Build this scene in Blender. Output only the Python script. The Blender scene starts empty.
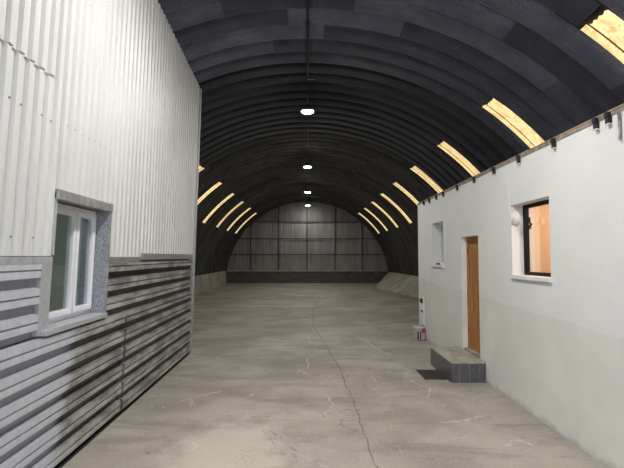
import bpy, math, random
random.seed(7)
S = bpy.context.scene
COL = S.collection
PI = math.pi
# ------------------------------------------------------------------ camera
F_PX = 450.0
cam = bpy.data.cameras.new('camera')
cam.sensor_width = 36
cam.lens = 36 * F_PX / 624
cam.clip_start = 0.05
co = bpy.data.objects.new('camera', cam)
COL.objects.link(co)
co.location = (0, 0, 1.9)
co.rotation_euler = (PI/2 + math.atan(22.7/450), 0, -math.atan(4.5/450))
S.camera = co
S.view_settings.view_transform = 'Standard'
S.view_settings.look = 'None'
S.view_settings.gamma = 1
S.view_settings.exposure = 0.22
S.view_settings.use_curve_mapping = False

# ------------------------------------------------------------------ helpers
def tag(o, label=None, cat=None, group=None, kind=None):
    if label: o['label'] = label
    if cat: o['category'] = cat
    if group: o['group'] = group
    if kind: o['kind'] = kind
    return o

def empty(name, loc, rz=0, parent=None):
    o = bpy.data.objects.new(name, None)
    o.empty_display_size = 0.1
    COL.objects.link(o)
    o.location = loc
    o.rotation_euler = (0, 0, rz)
    if parent: o.parent = parent
    return o

class MB:
    def __init__(s):
        s.v = []; s.f = []; s.m = []; s.tone = []
    def add(s, vs, fs, mi=0, tone=1.0):
        b = len(s.v)
        s.v += [tuple(p) for p in vs]
        for f in fs:
            s.f.append([b+i for i in f]); s.m.append(mi); s.tone.append(tone)
        return s
    def box(s, a, b, mi=0, tone=1.0, fn=None):
        x0, y0, z0 = a; x1, y1, z1 = b
        vs = [(x0,y0,z0),(x1,y0,z0),(x1,y1,z0),(x0,y1,z0),(x0,y0,z1),(x1,y0,z1),(x1,y1,z1),(x0,y1,z1)]
        if fn: vs = [fn(*p) for p in vs]
        return s.add(vs, [(3,2,1,0),(4,5,6,7),(0,1,5,4),(1,2,6,5),(2,3,7,6),(3,0,4,7)], mi, tone)
    def grid(s, rows, mi=0, tone=1.0, flip=False, close=False):
        n = len(rows[0]); b = len(s.v)
        for r in rows: s.v += [tuple(p) for p in r]
        for i in range(len(rows)-1):
            for j in range(n if close else n-1):
                k = (j+1) % n
                q = [b+i*n+j, b+i*n+k, b+(i+1)*n+k, b+(i+1)*n+j]
                s.f.append(q[::-1] if flip else q); s.m.append(mi); s.tone.append(tone)
        return s
    def tube(s, pts, r, seg=8, mi=0, caps=True):
        from mathutils import Vector
        pts = [Vector(p) for p in pts]
        rows = []
        for i, p in enumerate(pts):
            d = (pts[min(i+1, len(pts)-1)] - pts[max(i-1, 0)]).normalized()
            u = d.cross(Vector((0,0,1)))
            if u.length < 0.05: u = d.cross(Vector((1,0,0)))
            u.normalize(); w = d.cross(u)
            rr = r[i] if isinstance(r, (list, tuple)) else r
            rows.append([p + u*rr*math.cos(2*PI*k/seg) + w*rr*math.sin(2*PI*k/seg) for k in range(seg)])
        b = len(s.v)
        s.grid(rows, mi, close=True)
        if caps:
            s.f.append([b+k for k in range(seg)]); s.m.append(mi); s.tone.append(1)
            n = b+(len(rows)-1)*seg
            s.f.append([n+k for k in range(seg)][::-1]); s.m.append(mi); s.tone.append(1)
        return s
    def build(s, name, mats, parent=None, bevel=0, smooth=False, solid=0, loc=None):
        me = bpy.data.meshes.new(name)
        me.from_pydata(s.v, [], s.f)
        if not isinstance(mats, (list, tuple)): mats = [mats]
        for m in mats: me.materials.append(m)
        me.polygons.foreach_set('material_index', s.m)
        if smooth: me.polygons.foreach_set('use_smooth', [True]*len(s.f))
        at = me.attributes.new('tone', 'FLOAT', 'FACE')
        at.data.foreach_set('value', s.tone)
        me.update()
        o = bpy.data.objects.new(name, me)
        COL.objects.link(o)
        if parent:
            o.parent = parent
            if loc is None: o.location = [-c for c in parent.location] if parent.rotation_euler.z == 0 else (0,0,0)
        if loc is not None: o.location = loc
        if bevel:
            md = o.modifiers.new('b', 'BEVEL'); md.width = bevel; md.segments = 2; md.limit_method = 'ANGLE'
        if solid:
            md = o.modifiers.new('s', 'SOLIDIFY'); md.thickness = solid; md.offset = 0
        return o

# ------------------------------------------------------------------ node material helper
class NT:
    def __init__(s, name):
        s.mat = bpy.data.materials.new(name); s.mat.use_nodes = True
        s.t = s.mat.node_tree; s.n = s.t.nodes; s.n.clear()
        s.out = s.n.new('ShaderNodeOutputMaterial')
    def node(s, ty, ins=None, **kw):
        n = s.n.new(ty)
        for k, v in kw.items(): setattr(n, k, v)
        for k, v in (ins or {}).items():
            if isinstance(v, bpy.types.NodeSocket): s.t.links.new(v, n.inputs[k])
            else: n.inputs[k].default_value = v
        return n
    def math(s, op, a, b=None, c=None, clamp=False):
        ins = {0: a}
        if b is not None: ins[1] = b
        if c is not None: ins[2] = c
        n = s.node('ShaderNodeMath', ins, operation=op); n.use_clamp = clamp
        return n.outputs[0]
    def pos(s):
        g = s.node('ShaderNodeNewGeometry')
        return g.outputs['Position']
    def xyz(s, v):
        n = s.node('ShaderNodeSeparateXYZ', {0: v}); return n.outputs
    def vec(s, x, y, z):
        return s.node('ShaderNodeCombineXYZ', {0: x, 1: y, 2: z}).outputs[0]
    def scale(s, v, sc):
        return s.node('ShaderNodeVectorMath', {0: v, 1: sc}, operation='MULTIPLY').outputs[0]
    def noise(s, v, scale, detail=4, rough=0.55, dist=0):
        return s.node('ShaderNodeTexNoise', {'Vector': v, 'Scale': scale, 'Detail': detail, 'Roughness': rough, 'Distortion': dist}).outputs['Fac']
    def step(s, v, a, b, to0=0.0, to1=1.0):
        return s.node('ShaderNodeMapRange', {0: v, 1: a, 2: b, 3: to0, 4: to1}, interpolation_type='SMOOTHSTEP').outputs[0]
    def mix(s, f, a, b):
        n = s.node('ShaderNodeMix', data_type='RGBA')
        for k, v in ((0, f), (6, a), (7, b)):
            if isinstance(v, bpy.types.NodeSocket): s.t.links.new(v, n.inputs[k])
            else: n.inputs[k].default_value = (*v, 1) if isinstance(v, tuple) and len(v) == 3 else v
        return n.outputs[2]
    def mul(s, col, f):
        n = s.node('ShaderNodeVectorMath', {0: col, 3: f}, operation='SCALE'); return n.outputs[0]
    def bump(s, h, strength=0.3, dist=0.01):
        return s.node('ShaderNodeBump', {'Height': h, 'Strength': strength, 'Distance': dist}).outputs[0]
    def bsdf(s, col, rough=0.6, metal=0.0, normal=None, **kw):
        ins = {'Base Color': col if isinstance(col, bpy.types.NodeSocket) else (*col, 1), 'Roughness': rough, 'Metallic': metal}
        if normal is not None: ins['Normal'] = normal
        ins.update(kw)
        b = s.node('ShaderNodeBsdfPrincipled', ins)
        s.t.links.new(b.outputs[0], s.out.inputs[0])
        return s.mat

def plain(name, col, rough=0.5, metal=0.0, nscale=30, amt=0.12, **kw):
    t = NT(name); p = t.pos()
    n = t.noise(p, nscale, 3)
    c = t.mix(t.step(n, 0.3, 0.7), tuple(v*(1-amt) for v in col), tuple(min(1, v*(1+amt)) for v in col))
    return t.bsdf(c, rough, metal, t.bump(n, 0.08, 0.002), **kw)

# ---- vault steel
def mk_vault(name='vault_steel', lined=False):
    t = NT(name); p = t.pos(); X, Y, Z = t.xyz(p)[0], t.xyz(p)[1], t.xyz(p)[2]
    ang = t.math('ARCTAN2', X, Z)
    w = t.math('SINE', t.math('MULTIPLY', ang, 2*PI*5.92/0.026))
    tone = t.node('ShaderNodeAttribute', attribute_name='tone').outputs['Fac']
    cyl = t.vec(t.math('MULTIPLY', ang, 5.9), t.math('MULTIPLY', Y, 1.0), 0.0)
    n1 = t.noise(cyl, 1.3, 5, 0.6)
    n2 = t.noise(t.scale(cyl, (0.8, 6, 1)), 2.2, 4, 0.6, 0.4)
    base = t.mix(t.step(n1, 0.35, 0.7), (0.066, 0.070, 0.104), (0.112, 0.117, 0.158))
    base = t.mix(t.step(n2, 0.5, 0.75), base, (0.075, 0.07, 0.075))
    if lined:
        n5 = t.noise(t.scale(cyl, (1.0, 2.0, 1)), 1.5, 6, 0.7, 0.5)
        base = t.mix(t.step(n5, 0.5, 0.6), (0.088, 0.084, 0.074), (0.045, 0.043, 0.040))
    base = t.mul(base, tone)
    nor = t.bump(w, 0.2 if lined else 0.9, 0.006)
    return t.bsdf(base, 0.8 if lined else 0.55, 0.0 if lined else 0.1, nor, **{'Specular IOR Level': 0.25})
M_VAULT = mk_vault()
M_LINING = mk_vault('vault_lining', True)

# ---- skylight
def mk_sky():
    t = NT('yellowed_fibreglass'); p = t.pos(); o = t.xyz(p); X, Y, Z = o[0], o[1], o[2]
    ang = t.math('ARCTAN2', t.math('ABSOLUTE', X), Z)
    cyl = t.vec(t.math('MULTIPLY', ang, 5.9), Y, t.math('SIGN', X))
    n = t.noise(cyl, 9, 6, 0.7)
    n2 = t.noise(cyl, 45, 3, 0.6)
    tone = t.node('ShaderNodeAttribute', attribute_name='tone').outputs['Fac']
    c = t.mix(t.step(n, 0.46, 0.70), (0.98, 0.82, 0.42), (0.72, 0.33, 0.07))
    c = t.mix(t.step(n2, 0.53, 0.60, 0, 0.8), c, (0.30, 0.13, 0.02))
    n6 = t.noise(cyl, 3.5, 5, 0.7)
    c = t.mix(t.step(n6, 0.50, 0.62, 0, 0.55), c, (0.62, 0.30, 0.07))
    st = t.math('MULTIPLY', tone, 0.9)
    e = t.node('ShaderNodeEmission', {'Color': c, 'Strength': st})
    d = t.node('ShaderNodeBsdfPrincipled', {'Base Color': (0.6, 0.5, 0.3, 1), 'Roughness': 0.5})
    a = t.node('ShaderNodeAddShader', {0: e.outputs[0], 1: d.outputs[0]})
    t.t.links.new(a.outputs[0], t.out.inputs[0])
    return t.mat
M_SKY = mk_sky()
M_RUST = plain('rusty_seam', (0.22, 0.10, 0.03), 0.8)
M_BLACK = plain('black_rubber', (0.012, 0.012, 0.013), 0.7)

# ---- floor
def mk_floor():
    t = NT('worn_concrete'); p = t.pos(); o = t.xyz(p); X, Y = o[0], o[1]
    n1 = t.noise(p, 0.7, 6, 0.62, 0.3)
    n2 = t.noise(t.scale(p, (0.45, 1.6, 1)), 1.6, 6, 0.65, 0.5)
    n3 = t.noise(p, 30, 6, 0.75)
    n4 = t.noise(p, 120, 2, 0.5)
    c = t.mix(t.step(n1, 0.36, 0.66), (0.275, 0.243, 0.197), (0.405, 0.366, 0.303))
    c = t.mix(t.step(n2, 0.50, 0.66, 0, 0.7), c, (0.235, 0.208, 0.172))
    c = t.mix(t.step(n3, 0.52, 0.68, 0, 0.45), c, (0.54, 0.49, 0.42))
    c = t.mix(t.step(n3, 0.45, 0.33, 0, 0.5), c, (0.19, 0.165, 0.135))
    # paler patch close to the left cladding
    dx = t.math('DIVIDE', t.math('ADD', X, 0.78), 0.55); dy = t.math('DIVIDE', t.math('ADD', Y, -4.3), 1.0)
    r = t.math('ADD', t.math('POWER', dx, 2.0), t.math('POWER', dy, 2.0))
    r = t.math('ADD', r, t.math('MULTIPLY', t.math('SUBTRACT', t.noise(p, 3, 4), 0.5), 2.2))
    c = t.mix(t.step(r, 1.5, 0.4, 0, 0.6), c, (0.58, 0.53, 0.44))
    # chalky scratches
    wv = t.noise(t.scale(p, (1, 1, 1)), 1.1, 3, 0.5, 1.6)
    line = t.math('ABSOLUTE', t.math('SUBTRACT', wv, 0.5))
    lm = t.math('MULTIPLY', t.step(line, 0.006, 0.001), t.step(t.noise(p, 1.9, 2), 0.53, 0.62))
    c = t.mix(t.math('MULTIPLY', lm, 0.6), c, (0.62, 0.60, 0.55))
    # hairline cracks
    wc = t.noise(t.scale(p, (1, 0.8, 1)), 0.8, 4, 0.6, 0.8)
    lc = t.step(t.math('ABSOLUTE', t.math('SUBTRACT', wc, 0.46)), 0.003, 0.0005)
    c = t.mix(t.math('MULTIPLY', lc, 0.5), c, (0.12, 0.105, 0.09))
    h = t.math('ADD', t.math('MULTIPLY', n3, 0.6), t.math('MULTIPLY', n4, 0.4))
    return t.bsdf(c, t.step(n2, 0.3, 0.7, 0.62, 0.8), 0, t.bump(h, 0.35, 0.006))
M_FLOOR = mk_floor()

def mk_concrete(name, a, b, sc=3.0):
    t = NT(name); p = t.pos()
    n = t.noise(t.scale(p, (1, 1, 0.4)), sc, 6, 0.65)
    n3 = t.noise(p, 30, 4, 0.6)
    c = t.mix(t.step(n, 0.35, 0.68), a, b)
    c = t.mix(t.step(n3, 0.5, 0.75, 0, 0.3), c, tuple(v*0.6 for v in a))
    return t.bsdf(c, 0.85, 0, t.bump(n3, 0.3, 0.006))
M_KERB = mk_concrete('kerb_concrete', (0.30, 0.275, 0.225), (0.46, 0.43, 0.36), 1.3)
M_STEPTOP = mk_concrete('step_concrete', (0.27, 0.245, 0.20), (0.42, 0.39, 0.33), 5)
M_CRACK = mk_concrete('crack_fill', (0.15, 0.13, 0.105), (0.24, 0.21, 0.175), 9)
M_SCUFF = mk_concrete('chalk', (0.38, 0.35, 0.30), (0.60, 0.57, 0.51), 12)

# ---- plaster wall right: white upper coat, cream bare lower coat with an uneven edge
def mk_plaster():
    t = NT('white_plaster'); p = t.pos(); o = t.xyz(p); Y, Z = o[1], o[2]
    e = t.math('ADD', t.math('MULTIPLY', Y, 0.024), 1.105)
    e = t.math('ADD', e, t.math('MULTIPLY', t.math('SUBTRACT', t.noise(p, 1.6, 3), 0.5), 0.10))
    m = t.step(t.math('SUBTRACT', Z, e), -0.006, 0.012)
    n = t.noise(p, 1.4, 4, 0.6)
    lowc = t.mix(t.step(n, 0.35, 0.7), (0.635, 0.63, 0.585), (0.705, 0.70, 0.65))
    st = t.step(t.noise(p, 4.5, 5, 0.65), 0.60, 0.78, 0, 0.30)
    lowc = t.mix(st, lowc, (0.53, 0.52, 0.47))
    upc = t.mix(t.step(n, 0.35, 0.7), (0.685, 0.685, 0.67), (0.725, 0.725, 0.71))
    c = t.mix(m, lowc, upc)
    # darker, uneven band right above the floor
    d = t.math('ADD', Z, t.math('MULTIPLY', t.math('SUBTRACT', t.noise(p, 6, 4), 0.5), 0.25))
    c = t.mix(t.step(d, 0.10, -0.02, 0, 0.6), c, (0.34, 0.31, 0.26))
    return t.bsdf(c, 0.75, 0, t.bump(t.noise(p, 60, 3), 0.12, 0.003))
M_PLASTER = mk_plaster()
M_WHITE = plain('white_paint', (0.78, 0.78, 0.77), 0.5, amt=0.03)
M_PVC = plain('white_plastic', (0.80, 0.80, 0.83), 0.3, amt=0.02)
M_GREYW = plain('greyed_white', (0.5, 0.5, 0.5), 0.35, amt=0.25)
M_SILL = mk_concrete('sill_stone', (0.66, 0.65, 0.62), (0.76, 0.75, 0.73), 6)
M_BFRAME = plain('black_frame', (0.009, 0.008, 0.008), 0.6, **{'Specular IOR Level': 0.15})
M_STEEL = plain('grey_steel', (0.30, 0.30, 0.30), 0.45, 0.4, amt=0.2)
M_DKSTEEL = plain('dark_steel', (0.055, 0.053, 0.05), 0.6, 0.2)
M_PLANK = plain('weathered_plank', (0.26, 0.21, 0.17), 0.8, nscale=12, amt=0.35)
M_PINE = plain('raw_edge', (0.36, 0.27, 0.17), 0.8, nscale=12, amt=0.2)

def mk_wood():
    t = NT('brown_wood'); p = t.pos()
    q = t.scale(p, (14, 14, 0.9))
    n = t.noise(q, 1.6, 5, 0.6, 0.6)
    c = t.mix(t.step(n, 0.35, 0.7), (0.31, 0.12, 0.022), (0.47, 0.205, 0.05))
    return t.bsdf(c, 0.6, 0, t.bump(n, 0.1, 0.002))
M_WOOD = mk_wood()
M_WOODDK = plain('dark_wood', (0.16, 0.065, 0.02), 0.45, nscale=20)

# ---- painted corrugated cladding
def mk_upper():
    t = NT('white_corrugated'); p = t.pos(); o = t.xyz(p); Y, Z = o[1], o[2]
    n = t.noise(t.scale(p, (1, 1, 0.25)), 2.0, 5, 0.6)
    c = t.mix(t.step(n, 0.3, 0.7), (0.60, 0.595, 0.575), (0.67, 0.665, 0.645))
    g = t.noise(t.scale(p, (1, 8, 0.35)), 3, 4, 0.6)
    c = t.mix(t.step(g, 0.55, 0.8, 0, 0.25), c, (0.42, 0.41, 0.37))
    tone = t.node('ShaderNodeAttribute', attribute_name='tone').outputs['Fac']
    return t.bsdf(t.mul(c, tone), 0.45, 0.0, t.bump(t.noise(p, 8, 2), 0.06, 0.01))
M_UPPER = mk_upper()

def mk_lower():
    t = NT('grey_profiled_steel'); p = t.pos(); o = t.xyz(p); Y, Z = o[1], o[2]
    n = t.noise(t.scale(p, (1, 0.7, 2.4)), 2.6, 6, 0.7)
    n2 = t.noise(t.scale(p, (1, 3.5, 1)), 5, 5, 0.7)
    clean_daylit = t.mix(t.step(n2, 0.3, 0.7), (0.50, 0.51, 0.56), (0.58, 0.59, 0.64))
    # grime plus a painted, ragged shadow edge; nearer sheets coloured as daylit
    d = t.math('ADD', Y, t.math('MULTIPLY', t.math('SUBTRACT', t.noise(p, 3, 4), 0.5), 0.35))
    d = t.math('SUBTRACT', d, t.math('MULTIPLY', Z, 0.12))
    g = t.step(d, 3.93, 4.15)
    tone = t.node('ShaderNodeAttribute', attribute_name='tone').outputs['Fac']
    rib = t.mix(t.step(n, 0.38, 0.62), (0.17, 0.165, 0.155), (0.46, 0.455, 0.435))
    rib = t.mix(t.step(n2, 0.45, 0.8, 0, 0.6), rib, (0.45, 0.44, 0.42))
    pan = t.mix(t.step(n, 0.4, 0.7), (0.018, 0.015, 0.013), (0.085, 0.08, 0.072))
    dirty_shaded = t.mix(tone, pan, rib)
    cl = t.mix(tone, t.mul(clean_daylit, 0.5), clean_daylit)
    c = t.mix(g, cl, dirty_shaded)
    return t.bsdf(c, 0.42, 0.1, t.bump(n2, 0.08, 0.004))
M_LOWER = mk_lower()
M_GALV = plain('galvanised_flashing', (0.33, 0.33, 0.32), 0.5, 0.35, 14, 0.2)
M_GALVLT = plain('pale_flashing', (0.42, 0.42, 0.44), 0.5, 0.2, 14, 0.1)
def mk_spangle():
    t = NT('spangled_zinc'); p = t.pos()
    v = t.node('ShaderNodeTexVoronoi', {'Vector': p, 'Scale': 170.0})
    s = t.xyz(v.outputs['Color'])[0]
    c = t.mix(t.step(s, 0.1, 0.9), (0.14, 0.145, 0.17), (0.42, 0.43, 0.47))
    return t.bsdf(c, 0.5, 0.1)
M_SPANGLE = mk_spangle()

def mk_glass(name, tint, transp, rough=0.03, base=0.0):
    t = NT(name)
    a = t.node('ShaderNodeBsdfTransparent', {'Color': (*tint, 1)})
    g = t.node('ShaderNodeBsdfGlossy', {'Color': (0.9, 0.95, 0.95, 1), 'Roughness': rough})
    f = t.node('ShaderNodeLayerWeight', {'Blend': 0.5})
    fr = t.math('ADD', 0.03, t.math('MULTIPLY', t.math('POWER', f.outputs['Facing'], 4.0), 0.9))
    fac = t.math('ADD', t.math('MULTIPLY', fr, 1 - transp), transp * 0.15 + base, clamp=True)
    m = t.node('ShaderNodeMixShader', {0: fac, 1: a.outputs[0], 2: g.outputs[0]})
    t.t.links.new(m.outputs[0], t.out.inputs[0])
    return t.mat
M_GLASS = mk_glass('window_glass', (0.80, 0.84, 0.82), 0.15, 0.03, 0.08)
M_GLASSCL = mk_glass('clear_glass', (0.95, 0.95, 0.95), 0.3)

def mk_back(name, k):
    t = NT(name); p = t.pos()
    n = t.noise(t.scale(p, (1.5, 1, 0.3)), 1.5, 5, 0.65)
    c = t.mix(t.step(n, 0.3, 0.7), (0.23*k, 0.215*k, 0.20*k), (0.34*k, 0.322*k, 0.302*k))
    tone = t.node('ShaderNodeAttribute', attribute_name='tone').outputs['Fac']
    return t.bsdf(t.mul(c, tone), 0.55, 0.2)
M_BACK = mk_back('end_wall_steel', 1.0)
def mk_block():
    t = NT('dark_blockwork'); p = t.pos(); o = t.xyz(p)
    b = t.node('ShaderNodeTexBrick', {'Vector': t.vec(o[0], o[2], 0.0), 'Color1': (0.12, 0.11, 0.095, 1), 'Color2': (0.085, 0.078, 0.07, 1), 'Mortar': (0.06, 0.055, 0.05, 1), 'Scale': 1.0, 'Mortar Size': 0.012, 'Brick Width': 0.4, 'Row Height': 0.2})
    return t.bsdf(b.outputs[0], 0.85, 0, t.bump(t.noise(p, 25, 3), 0.3, 0.006))
M_BLOCK = mk_block()
def mk_tile():
    t = NT('dark_tile'); p = t.pos(); o = t.xyz(p)
    u = t.math('ADD', o[0], o[1])
    fr = t.math('FRACT', t.math('DIVIDE', t.math('ADD', u, -0.018), 0.155))
    g = t.step(t.math('ABSOLUTE', t.math('SUBTRACT', fr, 0.5)), 0.47, 0.49)
    n = t.noise(p, 14, 4)
    c = t.mix(t.step(n, 0.3, 0.7), (0.066, 0.063, 0.066), (0.10, 0.096, 0.10))
    c = t.mix(g, c, (0.20, 0.195, 0.19))
    return t.bsdf(c, 0.35, 0, t.bump(g, -0.3, 0.003))
M_TILE = mk_tile()
def emit(name, col, s):
    t = NT(name); e = t.node('ShaderNodeEmission', {'Color': (*col, 1), 'Strength': s})
    t.t.links.new(e.outputs[0], t.out.inputs[0]); return t.mat
M_LED = emit('lit_lens', (1.0, 0.985, 0.95), 420.0)
M_LED_FAR = emit('faint_lit_lens', (1.0, 0.985, 0.95), 230.0)
M_LED_NEAR = emit('bright_lit_lens', (1.0, 0.985, 0.955), 760.0)
M_BULB = emit('warm_bulb', (1.0, 0.72, 0.45), 26)
M_DARK = plain('dark_room', (0.6, 0.63, 0.6), 0.9)
M_PEACH = plain('warm_room_paint', (0.70, 0.55, 0.40), 0.8, nscale=1.5, amt=0.05)
M_GRATE = plain('rusty_grate', (0.05, 0.043, 0.035), 0.7, 0.3, 30, 0.4)
M_RED = plain('red_plastic', (0.35, 0.02, 0.03), 0.4)
M_CASE = plain('scuffed_grey_plastic', (0.42, 0.40, 0.37), 0.6, nscale=25, amt=0.35)

# ------------------------------------------------------------------ the vaulted hall
R = 5.92
YB = 32.65          # back wall
Y0 = -4.5           # front wall, behind the camera
PIT = 3.08/6
SK_Y = 5.11         # where a pan starts
SKY_IDX = {6*k for k in range(0, 9)}
A0, A1 = math.radians(35.4), math.radians(54.2)
LINED = 14.3        # beyond this the vault is lined and almost smooth
def P(a, r, y): return (math.sin(a)*r, y, math.cos(a)*r)
# one rolled sheet across its width: a broad pan between two narrow grooves
PR = [(0.0, 0.066), (0.03, 0.060), (0.075, 0.020), (0.12, 0.004), (0.20, 0.0), (0.35, 0.0), (0.43, 0.0), (0.462, 0.014), (0.478, 0.055), (0.5134, 0.066)]
vault = MB()
i0 = math.floor((Y0 - SK_Y)/PIT); i1 = math.ceil((YB - SK_Y)/PIT)
AL = math.radians(90)
for i in range(i0, i1+1):
    y = SK_Y + i*PIT
    lined = y > LINED
    ps, r0, mi = (0.30, R-0.01, 1) if lined else (1.0, R, 0)
    cuts = [-AL]; a = -AL + math.radians(random.uniform(16, 40))
    while a < AL - math.radians(12):
        cuts.append(a); a += math.radians(random.uniform(18, 36))
    cuts.append(AL)
    last = None
    for c in range(len(cuts)-1):
        a0, a1 = cuts[c] - 0.006, cuts[c+1] + 0.006
        off = 0.007*(c % 2) + random.uniform(0, 0.003)
        mid = (a0+a1)/2
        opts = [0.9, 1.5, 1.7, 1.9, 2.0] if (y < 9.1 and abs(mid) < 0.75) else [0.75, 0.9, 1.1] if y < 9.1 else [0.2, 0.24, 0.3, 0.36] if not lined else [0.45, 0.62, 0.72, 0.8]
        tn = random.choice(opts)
        def sub(lo, hi, j0, j1):
            lo = max(lo, a0); hi = min(hi, a1)
            if hi - lo < 1e-4: return
            m = max(2, int((hi-lo)/math.radians(2.4)))
            bb = [lo + (hi-lo)*q/m for q in range(m+1)]
            vault.grid([[P(t, r0 + dr*ps - off, y + dy) for dy, dr in PR[j0:j1]] for t in bb], mi, tn)
        if i in SKY_IDX:
            holes = [(A0, A1)] if y < 13 else [(-A1, -A0), (A0, A1)]
            ed = [-9] + [h for hh in holes for h in hh] + [9]
            for q in range(0, len(ed), 2): sub(ed[q], ed[q+1], 0, 99)
            for h in holes: sub(h[0], h[1], 0, 2); sub(h[0], h[1], 8, 10)
        else:
            sub(-9, 9, 0, 99)
# added dark skin that blocks sky leaking between sheets, open above the skylights
def sky_blocker(y0, y1, lo, hi):
    m = max(2, int((hi-lo)/math.radians(3)))
    vault.grid([[P(lo + (hi-lo)*q/m, R+0.09, yy) for yy in (y0-0.02, y1+0.02)] for q in range(m+1)], 2, 0.4)
yc = Y0 - 0.3
for k in range(9):
    ya, yb_ = SK_Y + 6*k*PIT + 0.03, SK_Y + 6*k*PIT + 0.478
    sky_blocker(yc, ya, -AL, AL)
    if k < 3: sky_blocker(ya, yb_, -AL, A0+0.02)
    else: sky_blocker(ya, yb_, -AL, -A1); sky_blocker(ya, yb_, -A0-0.0, A0+0.0)
    sky_blocker(ya, yb_, A1, AL); yc = yb_
sky_blocker(yc, YB+0.3, -AL, AL)
ceil = vault.build('ceiling', [M_VAULT, M_LINING, M_BLACK], smooth=True)
ceil.data.polygons.foreach_set('use_smooth', [True]*len(ceil.data.polygons))
tag(ceil, kind='structure')

# ridge pipe and its cable
rp = MB(); rp.tube([(0, Y0+0.1, R-0.05), (0, 9.8, R-0.05)], 0.022, 8)
ro = rp.build('ridge_pipe', M_BLACK)
tag(ro, 'long black pipe running along the ridge of the vault towards the first lamp', 'pipe')
for yy in (1.5, 4.5, 7.5, 9.7):
    cl = MB(); cl.box((-0.035, yy-0.02, R-0.08), (0.035, yy+0.02, R+0.0)); cl.build('clip', M_BLACK, ro)
eb = MB(); eb.box((0.0, 9.8, R-0.075), (0.17, 9.86, R-0.03)); eb.build('end_box', M_BLACK, ro, 0.004)
rc = MB(); rc.tube([(0, 9.9, R-0.03)] + [(0.01*math.sin(k), 9.9+k*1.09, R-0.03-0.02*(k % 2)) for k in range(1, 20)], 0.016, 6)
tag(rc.build('ridge_cable', M_BLACK), 'thin dark cable along the ridge joining the hanging lamps', 'cable')

# hanging high-bay lamps
lamp_names = ['glowing round ceiling lamp hanging from the ridge, nearest and brightest of those in view',
              'second nearest glowing lamp on the ridge, beyond the brightest one',
              'small glowing ridge lamp, third one from the front, before the end wall',
              'farthest and faintest ridge lamp, hanging just in front of the end wall']
def lamp(y, label, mat=None, hook=0.40):
    r = empty('high_bay_lamp', (0, y, 5.46))
    tag(r, label, 'lamp', 'round lamps hanging along the ridge')
    h = MB()
    prof = [(0.002, 0.17), (0.05, 0.17), (0.055, 0.12), (0.09, 0.11), (0.145, 0.06), (0.15, 0.03), (0.155, 0.0)]
    h.grid([[(q*math.cos(2*PI*k/24), q*math.sin(2*PI*k/24), z) for k in range(24)] for q, z in prof], close=True, flip=True)
    h.build('housing', M_BLACK, r, smooth=False, loc=(0,0,0))
    l = MB()
    prof = [(0.148, 0.0), (0.14, -0.012), (0.10, -0.024), (0.05, -0.03), (0.001, -0.032)]
    l.grid([[(q*math.cos(2*PI*k/24), q*math.sin(2*PI*k/24), z) for k in range(24)] for q, z in prof], close=True, flip=True)
    l.build('lens', mat or M_LED, r, smooth=True, loc=(0,0,0))
    w = MB(); w.tube([(0,0,0.16), (0,0,hook)], 0.009, 6); w.build('hook', M_STEEL, r, loc=(0,0,0))
for y, lb, mt in zip((10.89, 17.73, 24.73, 31.2), lamp_names, (None, None, None, M_LED_FAR)): lamp(y, lb, mt)
lamp(4.05, 'ridge lamp overhead, nearest to the entrance', M_LED_NEAR, 0.37)
lamp(-2.6, 'ridge lamp right by the entrance gate', M_LED_NEAR, 0.37)

# skylights
ords = ['nearest', 'second nearest', 'third nearest', 'fourth nearest', 'fifth nearest', 'sixth nearest', 'third farthest', 'second farthest', 'farthest']
for side in (1, -1):
    for k in range(9):
        if side < 0 and k < 3: continue
        y = SK_Y + 6*k*PIT
        root = empty('skylight', P(side*(A0+A1)/2, R+0.03, y+0.25))
        word = ords[k] if side > 0 else ['nearest', 'second nearest', 'third nearest', 'third farthest', 'second farthest', 'farthest'][k-3]
        side_w = 'right' if side > 0 else 'left'
        look = {0: 'wide pale', 1: 'stained golden', 2: 'golden'}.get(k, 'narrow glowing yellow')
        tag(root, f'{look} skylight strip, {word} on the {side_w} side of the vault', 'skylight', f'skylight strips on the {side_w} slope')
        b = MB()
        tn = random.uniform(0.9, 1.15) * (1.2 if k == 0 else 1)
        n = 22
        AS = A0 + math.radians(0.9 if k == 0 else 0.2)
        dp = 0.0 if y < LINED else -0.012
        def strip(prof, lo, hi, m, jag=0.0):
            return [[P(side*(lo + (hi-lo)*q/m + (jag*(-1)**j if q == 0 else 0)), R+dr+dp, y+dy) for j, (dy, dr) in enumerate(prof)] for q in range(m+1)]
        b.grid(strip([(0.022, 0.055), (0.05, 0.040), (0.09, 0.022), (0.14, 0.028), (0.19, 0.022), (0.24, 0.028), (0.29, 0.022), (0.325, 0.024)], AS, A1, n, 0.0018), 0, tn)
        b.build('panel', M_SKY, root)
        b = MB(); b.grid(strip([(0.322, 0.023), (0.334, 0.030), (0.348, 0.016)], AS, A1, n)); b.build('seam', M_RUST, root)
        b = MB(); b.grid(strip([(0.346, 0.018), (0.358, 0.000), (0.385, -0.010), (0.425, -0.012), (0.455, -0.002), (0.475, 0.03)], AS-0.006, A1, n), 0, tn*0.95)
        b.build('lip', M_SKY, root, smooth=True)
        b = MB(); b.grid(strip([(0.0, 0.055), (0.03, 0.058), (0.1, 0.05), (0.40, 0.05), (0.47, 0.0), (0.48, 0.04)], A0-0.055, AS+0.012, 6)); b.build('end_recess_shade', M_BLACK, root)  # black sheet standing in for the shaded recess at the strip's upper end

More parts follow.
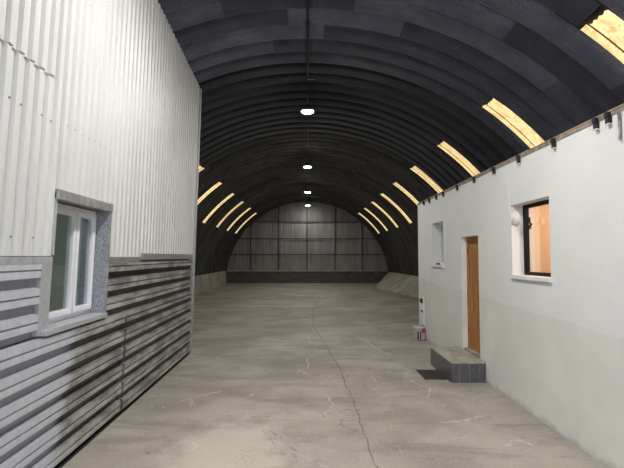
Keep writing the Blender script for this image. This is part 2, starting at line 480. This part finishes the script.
# floor
fl = MB(); fl.box((-6.3, Y0-0.2, -0.2), (6.3, YB+0.2, 0)); flo = fl.build('floor', M_FLOOR); tag(flo, kind='structure')
def ribbon(pts, w, mat, name, z=0.002, jit=0.0, sub=6):
    b = MB(); rows = []
    P2 = []
    for i in range(len(pts)-1):
        for k in range(sub):
            f = k/sub
            P2.append((pts[i][0]*(1-f)+pts[i+1][0]*f + random.uniform(-jit, jit), pts[i][1]*(1-f)+pts[i+1][1]*f + random.uniform(-jit, jit)))
    P2.append(pts[-1])
    for i, p in enumerate(P2):
        q0 = P2[max(i-1, 0)]; q1 = P2[min(i+1, len(P2)-1)]
        dx, dy = q1[0]-q0[0], q1[1]-q0[1]; L = math.hypot(dx, dy) or 1
        nx, ny = -dy/L, dx/L
        ww = w*random.uniform(0.4, 1.4) if 0 < i < len(P2)-1 else w*0.05
        rows.append([(p[0]-nx*ww/2, p[1]-ny*ww/2, 0.0), (p[0]-nx*ww/4, p[1]-ny*ww/4, z), (p[0]+nx*ww/4, p[1]+ny*ww/4, z), (p[0]+nx*ww/2, p[1]+ny*ww/2, 0.0)])
    b.grid(rows); return b.build(name, mat, flo)
ribbon([(0.9, 31), (0.83, 25.8), (0.46, 19.9), (0.2, 16), (0.15, 12.65), (0.38, 9.8), (0.55, 7.66), (0.61, 5.87), (0.61, 4.77), (0.66, 3.6), (0.7, 1)], 0.016, M_CRACK, 'crack', 0.0015, 0.018, 9)
for pts, w in [
    ([(1.15, 10.9), (1.35, 10.2), (1.42, 9.4), (1.62, 8.8)], 0.05), ([(1.5, 8.0), (1.7, 7.6), (1.55, 7.2), (1.75, 6.6), (1.62, 6.1)], 0.03),
    ([(1.0, 7.3), (1.05, 6.9), (1.3, 6.8)], 0.025), ([(1.55, 5.25), (1.85, 5.3), (2.1, 5.45)], 0.06), ([(2.0, 4.6), (2.2, 4.75), (2.3, 4.6)], 0.07),
    ([(0.0, 8.6), (0.02, 7.9), (-0.15, 7.6), (0.05, 7.3)], 0.03), ([(-1.65, 8.2), (-1.4, 8.35), (-1.2, 8.4)], 0.03), ([(-1.7, 6.0), (-1.35, 6.4), (-1.2, 6.5)], 0.04),
    ([(-0.4, 11.6), (0.0, 11.1), (0.05, 10.2), (0.3, 9.6)], 0.025), ([(1.9, 6.5), (2.05, 6.3), (2.35, 5.9)], 0.02), ([(0.2, 6.4), (0.35, 5.9), (0.2, 5.5)], 0.02)]:
    ribbon(pts, w*0.75, M_SCUFF, 'chalk_mark', 0.0015, 0.028, 6)

# back wall
bw = MB()
n_c = int(2*5.95/0.2)
prev = None
def zmax(x, r=R+0.03): return math.sqrt(max(0.0, r*r - x*x))
for k in range(n_c+1):
    for (dx0, dy0), (dx1, dy1) in (((0, 0), (0.10, 0)), ((0.10, 0), (0.12, 0.035)), ((0.12, 0.035), (0.18, 0.035)), ((0.18, 0.035), (0.20, 0))):
        xa = -5.95 + k*0.2 + dx0; xb = -5.95 + k*0.2 + dx1
        if max(abs(xa), abs(xb)) > 5.94: continue
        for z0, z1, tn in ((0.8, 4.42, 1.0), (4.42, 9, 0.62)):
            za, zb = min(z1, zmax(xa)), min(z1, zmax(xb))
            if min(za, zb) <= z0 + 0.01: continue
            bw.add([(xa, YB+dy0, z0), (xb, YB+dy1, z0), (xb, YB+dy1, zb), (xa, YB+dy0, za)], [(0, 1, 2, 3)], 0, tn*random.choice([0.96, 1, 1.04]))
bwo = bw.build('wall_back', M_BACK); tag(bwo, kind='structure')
for x in (-4.1, -2.08, -0.04, 1.99, 3.95):
    b = MB(); b.box((x-0.04, YB-0.06, 0.86), (x+0.04, YB-0.002, zmax(x)-0.05)); b.build('post', M_DKSTEEL, bwo)
for z in (2.05, 3.2, 4.42):
    h = zmax(z)-0.05; b = MB(); b.box((-h, YB-0.10, z-0.03), (h, YB-0.061, z+0.03)); b.build('rail', M_DKSTEEL, bwo)
b = MB(); b.box((-5.9, YB-0.12, 0), (5.9, YB+0.1, 0.84)); b.build('plinth', M_BLOCK, bwo)
b = MB(); b.box((-5.8, YB-0.16, 0.84), (5.8, YB+0.1, 0.9)); b.build('coping', M_KERB, bwo, 0.01)

# front wall behind the camera, with the gate standing open
fw = MB()
def arch_panel(mb, x0, x1, z0, y, n=8, mi=0):
    xs = [x0 + (x1-x0)*k/n for k in range(n+1)]
    mb.add([(x, y, z0) for x in xs] + [(x, y, zmax(x)) for x in xs], [(k, k+1, n+2+k, n+1+k) for k in range(n)], mi)
    mb.add([(x, y-0.05, z0) for x in xs] + [(x, y-0.05, zmax(x)) for x in xs], [(k+1, k, n+1+k, n+2+k) for k in range(n)], mi)
arch_panel(fw, -5.93, -2.0, 0, Y0); arch_panel(fw, 2.0, 5.93, 0, Y0); arch_panel(fw, -2.0, 2.0, 3.8, Y0)
fwo = fw.build('wall_front', M_BACK); tag(fwo, kind='structure')
gd = MB(); gd.box((-14, -40, -0.25), (14, Y0-0.2, -0.05)); tag(gd.build('ground_outside', M_KERB), kind='structure')

# kerbs
k = MB()
prof = lambda y: [(-5.95, y, 0), (-5.70, y, 0), (-5.74, y, 0.5), (-5.77, y, 0.90), (-5.95, y, 0.90)]
ys = [Y0+0.1, 2, 8, 12, 16, 20, 24, 28, 31.9]
k.grid([prof(y) for y in ys], close=True); k.add(prof(ys[-1]), [(0,1,2,3,4)]); k.add(prof(ys[0]), [(4,3,2,1,0)])
tag(k.build('concrete_kerb', M_KERB, bevel=0.0), 'upright bare concrete kerb under the left foot of the vault', 'kerb')
k = MB()
tp = [(11.0, 5.45, 5.70), (14, 5.4, 5.70), (18, 5.25, 5.70), (21.4, 5.05, 5.68), (24.5, 4.6, 5.62), (27.7, 4.13, 5.45)]
rows = []
for y, xt, xq in tp:
    yt = y if y < 27 else y
    sl = (y-11)/16.7*2.6
    rows.append([(5.93, y+sl, 0), (xt, y, 0), (xt*0.5+xq*0.5+0.03, y+sl*0.5, 0.45), (xq, y+sl, 0.86), (5.93, y+sl, 0.86)])
k.grid(rows, close=True, flip=False); k.add(rows[-1], [(0,1,2,3,4)]); k.add(rows[0], [(4,3,2,1,0)])
tag(k.build('concrete_kerb', M_KERB), 'sloping concrete kerb with a slanted end under the right foot of the vault', 'kerb')

# ------------------------------------------------------------------ left clad building
ZT = 5.45
def LX(y, z):
    f = z/ZT
    return (-2.151-0.0188*y)*(1-f) + (-1.826-0.0476*y)*f
def YE(z): return 8.96 + 0.37*z/ZT
def L(d, y, z): return (LX(y, z) + d, y, z)
WY0, WY1, WZ0, WZ1 = 3.80, 4.89, 1.285, 2.385
core = MB()
def slab(y0, y1, z0, z1):
    core.box((-0.27, y0, z0), (-0.045, y1, z1), fn=lambda a, y, z: L(a, min(y, YE(z)-0.02), z))
YN = Y0+0.1
slab(YN, WY0, 0, 5.42); slab(WY1, 9.4, 0, 5.42); slab(WY0, WY1, 0, WZ0); slab(WY0, WY1, WZ1, 5.42)
wl = core.build('wall_left', M_GALV); tag(wl, kind='structure')
# end wall of the left building, up to the vault
e = MB(); n = 16
xs = [-5.90 + (-2.42+5.90)*q/n for q in range(n+1)]
for yy, fl2 in ((8.90, False), (8.80, True)):
    f = [(q, q+1, n+2+q, n+1+q) for q in range(n)]
    if fl2: f = [t[::-1] for t in f]
    e.add([(x, yy, 0) for x in xs] + [(x, yy+0.3*min(1, zmax(x, 5.9)/5.4), zmax(x, 5.88)) for x in xs], f)
e.build('end_cladding', M_UPPER, wl)
# upper white corrugated sheets
up = MB(); pit = 0.135
def upper(y0, y1, z0, z1, d0, tn=1.0, follow=False):
    q = math.floor(y0/pit)*pit
    pr = [(0, 0), (0.05, 0), (0.068, 0.027), (0.117, 0.027)]
    pts = []
    while q < y1 + pit:
        for dy, dd in pr:
            yy = q + dy
            if y0 <= yy <= y1: pts.append((yy, dd))
        q += pit
    if pts[0][0] > y0: pts.insert(0, (y0, pts[0][1]))
    if pts[-1][0] < y1: pts.append((y1, pts[-1][1]))
    nz = 6
    rows = []
    for k in range(nz+1):
        z = z0 + (z1-z0)*k/nz
        row = []
        for yy, dd in pts:
            zz = z
            if follow and k == nz: zz = math.sqrt(5.905**2 - LX(yy, 5.4)**2)
            if follow and k < nz:
                zt = math.sqrt(5.905**2 - LX(yy, 5.4)**2); zz = z0 + (zt-z0)*k/nz
            y2 = yy + (YE(zz) - 8.96)*max(0, min(1, (yy-7)/2)) if y1 > 8 else yy
            row.append(L(d0+dd-0.02, y2, zz))
        rows.append(row)
    up.grid(rows, 0, tn)
upper(YN, 3.69, 1.905, 3.42, -0.002, 1.0)
upper(YN, 3.69, 3.37, 5.4, 0.008, 1.0, True)
upper(3.65, WY0-0.03, 1.905, 5.4, 0.003, 1.0, True)
upper(WY0-0.05, WY1+0.04, WZ1+0.06, 5.4, 0.0, 1.0, True)
upper(WY1+0.02, 6.075, 1.895, 5.4, 0.0, 1.0, True)
upper(5.94, 8.95, 1.945, 5.4, 0.006, 1.0, True)
# screw heads in the sheets
for zz, a, bnd in ((3.02, YN, 3.7), (3.05, 3.75, 8.8), (2.05, YN, 3.6), (4.3, YN, 8.8), (1.98, 5.3, 8.8)):
    q = math.floor(a/pit)*pit + pit + 0.025
    while q < bnd:
        if random.random() < 0.85:
            c = L(-0.018, q, zz + random.uniform(-0.01, 0.01))
            up.box((c[0], c[1]-0.007, c[2]-0.007), (c[0]+0.008, c[1]+0.007, c[2]+0.007), 1)
        q += pit
upo = up.build('corrugated_cladding', [M_UPPER, M_STEEL], wl)

# lower horizontal profiled sheets
PZ = 0.207
def lower(y0, y1, z0, z1, d0, name='profiled_cladding', yend=None):
    b = MB()
    zs = []
    k = 0
    q = math.floor(z0/PZ)*PZ
    # (z offset, depth, tone)
    pr = [(0.0, 0.0), (0.068, 0.0), (0.078, 0.045), (0.128, 0.045), (0.132, 0.030), (0.140, 0.030), (0.144, 0.045), (0.196, 0.045)]
    while q < z1 + PZ:
        for dz, dd in pr:
            zz = q + dz
            if z0 - 1e-6 <= zz <= z1 + 1e-6: zs.append((zz, dd))
        q += PZ
    if zs[0][0] > z0 + 0.002: zs.insert(0, (z0, zs[0][1]))
    if zs[-1][0] < z1 - 0.002: zs.append((z1, zs[-1][1]))
    ny = max(2, int((y1-y0)/1.0))
    for j in range(len(zs)-1):
        (za, da), (zb, db) = zs[j], zs[j+1]
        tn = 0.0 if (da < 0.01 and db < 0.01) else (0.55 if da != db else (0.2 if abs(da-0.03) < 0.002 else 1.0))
        rows = []
        for q in range(ny+1):
            y = y0 + (y1-y0)*q/ny
            rows.append([L(d0+da-0.02, y, za), L(d0+db-0.02, y, zb)])
        b.grid(rows, 0, tn, flip=True)
        # closed sheet end, so the profile reads at the joints
        for ye in (y0, y1):
            b.add([L(d0-0.03, ye, za), L(d0+da-0.02, ye, za), L(d0+db-0.02, ye, zb), L(d0-0.03, ye, zb)], [(0, 1, 2, 3)], 0, 0.4)
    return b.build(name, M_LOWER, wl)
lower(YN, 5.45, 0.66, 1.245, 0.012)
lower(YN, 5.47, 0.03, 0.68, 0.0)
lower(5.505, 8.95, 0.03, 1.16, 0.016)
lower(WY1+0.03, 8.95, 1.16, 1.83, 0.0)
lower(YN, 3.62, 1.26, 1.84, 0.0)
# strips, flashings
f = MB()
f.box((-0.04, 6.0, 1.86), (0.018, 8.95, 1.945), fn=L); f.box((-0.04, WY1+0.03, 1.83), (0.0, 6.0, 1.90), fn=L)
f.build('flashing_strip', M_GALV, wl)
f = MB(); f.box((-0.04, 3.64, WZ0-0.02), (0.012, WY0-0.0, 1.9), fn=L); f.box((-0.04, YN, 1.84), (0.006, 3.64, 1.90), fn=L)
f.build('flashing_strip', M_GALVLT, wl)
f = MB(); f.box((-0.04, WY1+0.004, WZ0-0.05), (0.028, WY1+0.03, WZ1+0.06), fn=L); f.build('window_flashing', M_GALV, wl)
f = MB(); f.box((-0.04, WY0-0.03, WZ0+0.63), (0.022, WY0, WZ1+0.06), fn=L); f.build('window_flashing', M_GALVLT, wl)
f = MB(); f.box((-0.10, WY0-0.03, WZ1), (0.04, WY1+0.03, WZ1+0.085), fn=L); f.build('lintel_flashing', M_GALV, wl, 0.004)
f = MB()
f.box((-0.20, 8.95, 0.0), (0.035, 9.02, 5.43), fn=lambda a, y, z: L(a, y - 8.96 + YE(z), z)); f.build('corner_trim', M_GALVLT, wl)
f = MB(); f.box((-0.19, YN, 0), (0.01, 8.95, 0.02), fn=L); f.build('bottom_rail', M_BLACK, wl)
# reveal linings
f = MB(); f.box((-0.27, WY1-0.006, WZ0), (0.01, WY1+0.006, WZ1), fn=L); f.box((-0.27, WY0-0.012, WZ0), (-0.0, WY0, WZ1), fn=L)
f.build('reveal_lining', M_SPANGLE, wl)

# window 1 (left): two white sashes
DW = -0.135
w1 = MB()
def fb(mb, y0, y1, z0, z1, a=DW-0.05, b=DW+0.0): mb.box((a, y0, z0), (b, y1, z1), fn=L)
fb(w1, WY0, WY0+0.06, WZ0+.02, WZ1); fb(w1, WY1-0.06, WY1, WZ0+.02, WZ1); fb(w1, WY0, WY1, WZ0+.02, WZ0+0.08); fb(w1, WY0, WY1, WZ1-0.05, WZ1)
fb(w1, 4.425, 4.465, WZ0+.02, WZ1)
win1 = w1.build('window_1', M_PVC, bevel=0.004); tag(win1, kind='structure')
for (a, c) in ((WY0+0.03, 4.435), (4.455, WY1-0.03)):
    s = MB(); t = 0.05
    fb(s, a, a+t, WZ0+0.065, WZ1-0.04, DW-0.04, DW+0.025); fb(s, c-t, c, WZ0+0.065, WZ1-0.04, DW-0.04, DW+0.025)
    fb(s, a, c, WZ0+0.065, WZ0+0.115, DW-0.04, DW+0.024); fb(s, a, c, WZ1-0.09, WZ1-0.04, DW-0.04, DW+0.024)
    so = s.build('sash', M_PVC, win1, 0.004)
    g = MB(); fb(g, a+t-.01, c-t+.01, WZ0+0.11, WZ1-0.085, DW-0.012, DW-0.006); g.build('pane', M_GLASS, so, loc=(0,0,0))
s = MB(); s.box((DW-0.05, WY0-0.10, WZ0-0.03), (0.055, WY1, WZ0+0.015), fn=L); s.build('window_sill', M_GALVLT, win1, 0.003)
# room behind the left window
rm = MB()
rm.box((-5.2, -1.0, 0.0), (-5.15, 8.7, 4.2)); rm.box((-5.2, 8.6, 0), (-2.6, 8.7, 4.2)); rm.box((-5.2, -1.1, 0), (-2.5, -1.0, 4.2)); rm.box((-5.2, -1, 2.9), (-2.5, 8.7, 3.0))
rmo = rm.build('room_lining', M_DARK, wl)

# ------------------------------------------------------------------ right rendered building
XR = 2.70; TH = 0.30; HT = 3.15; YF = 10.95
wr = MB()
ops = [(4.98, 5.92, 1.66, 2.58), (7.09, 7.88, 0.0, 2.24), (8.93, 9.70, 1.73, 2.61)]
ycur = YN
for (a, b_, z0, z1) in ops:
    wr.box((XR, ycur, 0), (XR+TH, a, HT)); ycur = b_
    if z0 > 0: wr.box((XR, a, 0), (XR+TH, b_, z0))
    wr.box((XR, a, z1), (XR+TH, b_, HT))
wr.box((XR, ycur, 0), (XR+TH, YF, HT))
wr.box((XR+TH, YF-0.2, 0), (4.9, YF, HT)); wr.add([(4.9, YF, 0), (5.75, YF, 0), (5.4, YF, 1.9), (4.9, YF, HT-0.2)], [(3, 2, 1, 0)])
wro = wr.build('wall_right', M_PLASTER); tag(wro, kind='structure')
b = MB(); b.box((XR+0.02, YN, HT), (4.85, YF, HT+0.04)); b.build('roof_deck', M_PLANK, wro)
tr = MB(); tr.box((XR-0.008, YN, HT-0.0), (XR+0.05, YF+0.01, HT+0.040), 0); tr.box((XR-0.014, YN, HT+0.040), (XR+0.06, YF+0.01, HT+0.052), 1)
tag(tr.build('trim_1', [M_PLANK, M_PINE]), kind='structure')

# black joist brackets on the wall top
where = ['closest to the camera, first of the close pair', 'second of the close pair near the camera', 'between the close pair and the white cable', 'right beside the white cable',
         'next one beyond the white cable', 'just before the brown door', 'above the brown door', 'just before the small window', 'above the small window', 'second from the far corner', 'at the far corner']
bp = None
for k, yb in enumerate((3.93, 4.10, 4.82, 5.64, 6.40, 7.17, 7.99, 8.82, 9.3, 9.84, 10.3)):
    if bp is None:
        bp = empty('joist_bracket', (XR, yb, HT))
        m = MB(); m.box((-0.035, -0.024, -0.065), (0.0, 0.024, 0.036)); m.box((-0.045, -0.026, -0.01), (-0.035, 0.026, 0.038))
        o1 = m.build('hanger', M_BLACK, bp, 0.004, loc=(0,0,0))
        m = MB(); m.box((-0.038, -0.026, -0.076), (0.0, 0.026, -0.066)); o2 = m.build('foot', M_SILL, bp, 0.002, loc=(0,0,0))
        r = bp; kids = (o1, o2)
    else:
        r = bp.copy(); COL.objects.link(r)
        for q in kids:
            c = q.copy(); COL.objects.link(c); c.parent = r
    r.location = (XR, yb, HT)
    tag(r, f'black wall-top bracket, {where[k]}', 'bracket', 'black brackets along the wall top')

# window 2: large one with black frame and warm room
def rwin(name, op, fm, xg, fw_, glass, handle=True):
    y0, y1, z0, z1 = op
    m = MB()
    m.box((xg, y0, z0), (xg+0.06, y0+fw_, z1)); m.box((xg, y1-fw_, z0), (xg+0.06, y1, z1)); m.box((xg, y0+fw_, z0), (xg+0.06, y1-fw_, z0+fw_)); m.box((xg, y0+fw_, z1-fw_), (xg+0.06, y1-fw_, z1))
    w = m.build(name, fm, bevel=0.004); tag(w, kind='structure')
    g = MB(); g.box((xg+0.03, y0+fw_-.005, z0+fw_-.005), (xg+0.036, y1-fw_+.005, z1-fw_+.005)); g.build('pane', glass, w, loc=(0,0,0))
    return w
w2 = rwin('window_2', ops[0], M_BFRAME, 2.855, 0.045, M_GLASSCL)
h = MB(); h.tube([(x_, y_-0.055, z_) for x_, y_, z_ in [(2.86, 5.74, 2.31), (2.83, 5.74, 2.33), (2.82, 5.735, 2.39), (2.82, 5.72, 2.40), (2.82, 5.715, 2.33), (2.82, 5.69, 2.28), (2.82, 5.70, 2.255), (2.82, 5.73, 2.26), (2.82, 5.735, 2.30)]], 0.009, 8)
h.build('window_handle', M_BFRAME, w2, smooth=True, loc=(0,0,0))
s = MB(); s.box((XR-0.035, 4.96, 1.615), (2.86, 5.93, 1.662)); s.build('window_sill', M_SILL, w2, 0.004, loc=(0,0,0))
w3 = rwin('window_3', ops[2], M_PVC, 2.86, 0.05, M_GLASSCL)
s = MB(); s.box((XR-0.03, 8.91, 1.685), (2.86, 9.71, 1.732)); s.build('window_sill', M_SILL, w3, 0.004, loc=(0,0,0))
# door
d = MB(); xd = 2.80
y0, y1 = ops[1][0], ops[1][1]
d.box((xd-0.01, y0, 0.30), (xd+0.08, y0+0.06, 2.24)); d.box((xd-0.01, y1-0.06, 0.30), (xd+0.08, y1, 2.24)); d.box((xd-0.01, y0+0.06, 2.17), (xd+0.08, y1-0.06, 2.24))
do = d.build('door_1', M_WOOD, bevel=0.004); tag(do, kind='structure')
lf = MB(); lf.box((xd+0.01, y0+0.062, 0.325), (xd+0.05, y1-0.062, 2.168))
for (a, c, z0, z1) in ((y0+0.15, y1-0.15, 0.45, 1.05), (y0+0.15, y1-0.15, 1.17, 2.05)):
    lf.box((xd+0.0, a, z0), (xd+0.01, c, z1))
leaf = lf.build('door_leaf', M_WOOD, do, 0.006, loc=(0,0,0))
for zz in (0.6, 1.95):
    hg = MB(); hg.tube([(xd-0.015, y1-0.062, zz), (xd-0.015, y1-0.062, zz+0.09)], 0.009, 8); hg.build('hinge', M_WOODDK, do, smooth=True, loc=(0,0,0))
th = MB(); th.box((XR+0.02, y0, 0.0), (xd+0.2, y1, 0.325)); th.build('threshold', M_STEPTOP, do, loc=(0,0,0))
# interior rooms
rm = MB()
rm.box((4.6, 3.0, 0.6), (4.65, 6.9, 3.1)); rm.box((3.0, 6.85, 0.6), (4.65, 6.9, 3.1)); rm.box((3.0, 3.0, 0.6), (4.65, 3.05, 3.1)); rm.box((3.0, 3.0, 3.05), (4.65, 6.9, 3.1)); rm.box((3.0, 3.0, 0.6), (4.65, 6.9, 0.65))
rm.box((3.0, 6.35, 0.65), (3.55, 6.85, 3.05))
rm.build('lit_room', M_PEACH, wro)
rm = MB()
rm.box((4.6, 8.3, 0.6), (4.65, 10.6, 3.1)); rm.box((3.0, 10.55, 0.6), (4.65, 10.6, 3.1)); rm.box((3.0, 8.3, 0.6), (4.65, 8.35, 3.1)); rm.box((3.0, 8.3, 3.05), (4.65, 10.6, 3.1)); rm.box((3.0, 8.3, 0.6), (4.65, 10.6, 0.65))
rm.build('back_room', M_WHITE, wro)
bl = bpy.data.lights.new('room_bulb', 'POINT'); bl.energy = 50; bl.color = (1.0, 0.80, 0.62); bl.shadow_soft_size = 0.08
blo = bpy.data.objects.new('room_bulb', bl); COL.objects.link(blo); blo.location = (3.8, 5.0, 2.85)
bl = bpy.data.lights.new('left_room_fill', 'POINT'); bl.energy = 34; bl.color = (1.0, 1.0, 1.0); bl.shadow_soft_size = 0.08  # unseen fill light added to lift the dark left window panes
blo = bpy.data.objects.new('left_room_fill', bl); COL.objects.link(blo); blo.location = (-4.2, 5.6, 2.6)

# round fitting on the far reveal with its cable
fx = empty('wall_fitting', (2.73, 5.88, 2.36))
fx.scale = (1.0, 1.0, 1.0); tag(fx, 'small round white fitting on the reveal of the black framed window', 'fitting')
m = MB(); m.tube([(0, 0.02, 0), (0, -0.01, 0)], 0.042, 16); m.build('back_plate', M_PVC, fx, loc=(0,0,0))
m = MB(); prof = [(0.040, -0.01), (0.050, -0.02), (0.052, -0.035), (0.045, -0.055), (0.025, -0.068), (0.001, -0.072)]
m.grid([[(-0.01+q*math.cos(2*PI*k/18), yy, q*math.sin(2*PI*k/18)) for k in range(18)] for q, yy in prof], close=True); m.build('dome', M_GREYW, fx, smooth=True, loc=(0,0,0))
m = MB(); m.tube([(0.05, -0.02, -0.02), (0.0, -0.04, -0.065), (-0.05, -0.02, -0.02)], 0.006, 6); m.build('bezel', M_STEEL, fx, smooth=True, loc=(0,0,0))
m = MB(); m.tube([(XR-0.006, 6.02, 3.13), (XR-0.006, 6.0, 2.9), (XR-0.006, 5.97, 2.75), (XR-0.006, 5.955, 2.6), (XR-0.004, 5.935, 2.50), (XR-0.006, 5.90, 2.42)], 0.005, 6)
tag(m.build('lamp_cable', M_PVC, smooth=True), 'thin white cable running down the wall to the round fitting', 'cable')

# dark and white little items on the small window sill
m = MB(); m.tube([(2.74, 9.42, 1.733), (2.74, 9.42, 1.755), (2.74, 9.42, 1.77)], [0.04, 0.045, 0.02], 12)
tag(m.build('dark_dish', M_BLACK), 'small dark dish lying on the sill of the small window', 'dish')
m = MB(); m.box((2.77, 9.0, 1.733), (2.84, 9.12, 1.86)); tag(m.build('white_packet', M_PVC, bevel=0.015), 'small white packet on the sill of the small window', 'packet')

# tiled step below the door
st = empty('door_step', (2.43, 7.44, 0)); tag(st, 'dark tiled step with worn concrete top below the brown door', 'step')
m = MB(); m.box((2.175, 6.87, 0.0), (2.695, 8.02, 0.285)); m.build('riser', M_TILE, st)
m = MB(); m.box((2.167, 6.862, 0.285), (2.697, 8.028, 0.31)); m.build('tread', M_STEPTOP, st, 0.004)
# drain grate
gr = empty('drain_grate', (2.01, 7.33, 0)); tag(gr, 'rusty dark drain grate set in the floor beside the tiled step', 'grate')
m = MB(); x0, x1, ya, yb = 1.82, 2.17, 7.05, 7.62
m.box((x0, ya, 0.0), (x1, ya+0.025, 0.012)); m.box((x0, yb-0.025, 0.0), (x1, yb, 0.012)); m.box((x0, ya, 0.0), (x0+0.025, yb, 0.012)); m.box((x1-0.025, ya, 0.0), (x1, yb, 0.012))
m.box((x0, ya, 0.0), (x1, yb, 0.002), 1); m.build('frame', [M_GRATE, M_BLACK], gr)
m = MB()
for k in range(11): m.box((x0+0.02, ya+0.045+k*0.047, 0.001), (x1-0.02, ya+0.068+k*0.047, 0.010))
for k in range(3): m.box((x0+0.08+k*0.085, ya+0.02, 0.001), (x0+0.092+k*0.085, yb-0.02, 0.011))
m.build('grid', M_GRATE, gr)

# case at the foot of the wall corner, pipe pieces above it
cs = empty('plastic_case', (2.58, 10.42, 0)); tag(cs, 'small scuffed grey case with red clasp at the far foot of the white wall', 'case')
m = MB(); m.box((2.46, 10.32, 0.0), (2.685, 10.62, 0.24)); m.build('body', M_CASE, cs, 0.02)
m = MB(); m.box((2.455, 10.31, 0.24), (2.69, 10.63, 0.29)); m.build('lid', M_CASE, cs, 0.015)
m = MB(); m.box((2.60, 10.295, 0.17), (2.67, 10.31, 0.27)); m.build('clasp', M_RED, cs, 0.003)
m = MB(); m.box((2.50, 10.30, 0.02), (2.53, 10.318, 0.2)); m.box((2.56, 10.30, 0.02), (2.58, 10.318, 0.2)); m.build('rib', M_BLACK, cs)
pp = empty('meter_box', (XR, 10.5, 0.33)); tag(pp, 'narrow pale box with small dark marks low on the far end of the white wall', 'box')
m = MB(); m.box((XR-0.03, 10.42, 0.33), (XR, 10.72, 0.98)); m.build('cover', M_SILL, pp, 0.004)
m = MB(); m.box((XR-0.036, 10.46, 0.82), (XR-0.03, 10.70, 0.92)); m.build('vent', M_BLACK, pp)
m = MB(); m.box((XR-0.036, 10.50, 0.62), (XR-0.03, 10.68, 0.65)); m.box((XR-0.036, 10.46, 0.60), (XR-0.03, 10.502, 0.66)); m.build('slot', M_BLACK, pp)

# grey down pipe on the near wall, at the photo's right edge
m = MB(); m.tube([(XR-0.016, 3.795, 2.90), (XR-0.016, 3.795, 3.14)], 0.012, 10)
tag(m.build('pipe_stub', M_STEEL, smooth=True), 'short grey pipe stub under the plank at the right edge', 'pipe')

# ------------------------------------------------------------------ daylight outside
w = bpy.data.worlds.new('sky'); S.world = w; w.use_nodes = True
nt = w.node_tree; bg = nt.nodes['Background']
bg.inputs[0].default_value = (0.72, 0.82, 1.0, 1); bg.inputs[1].default_value = 6.0
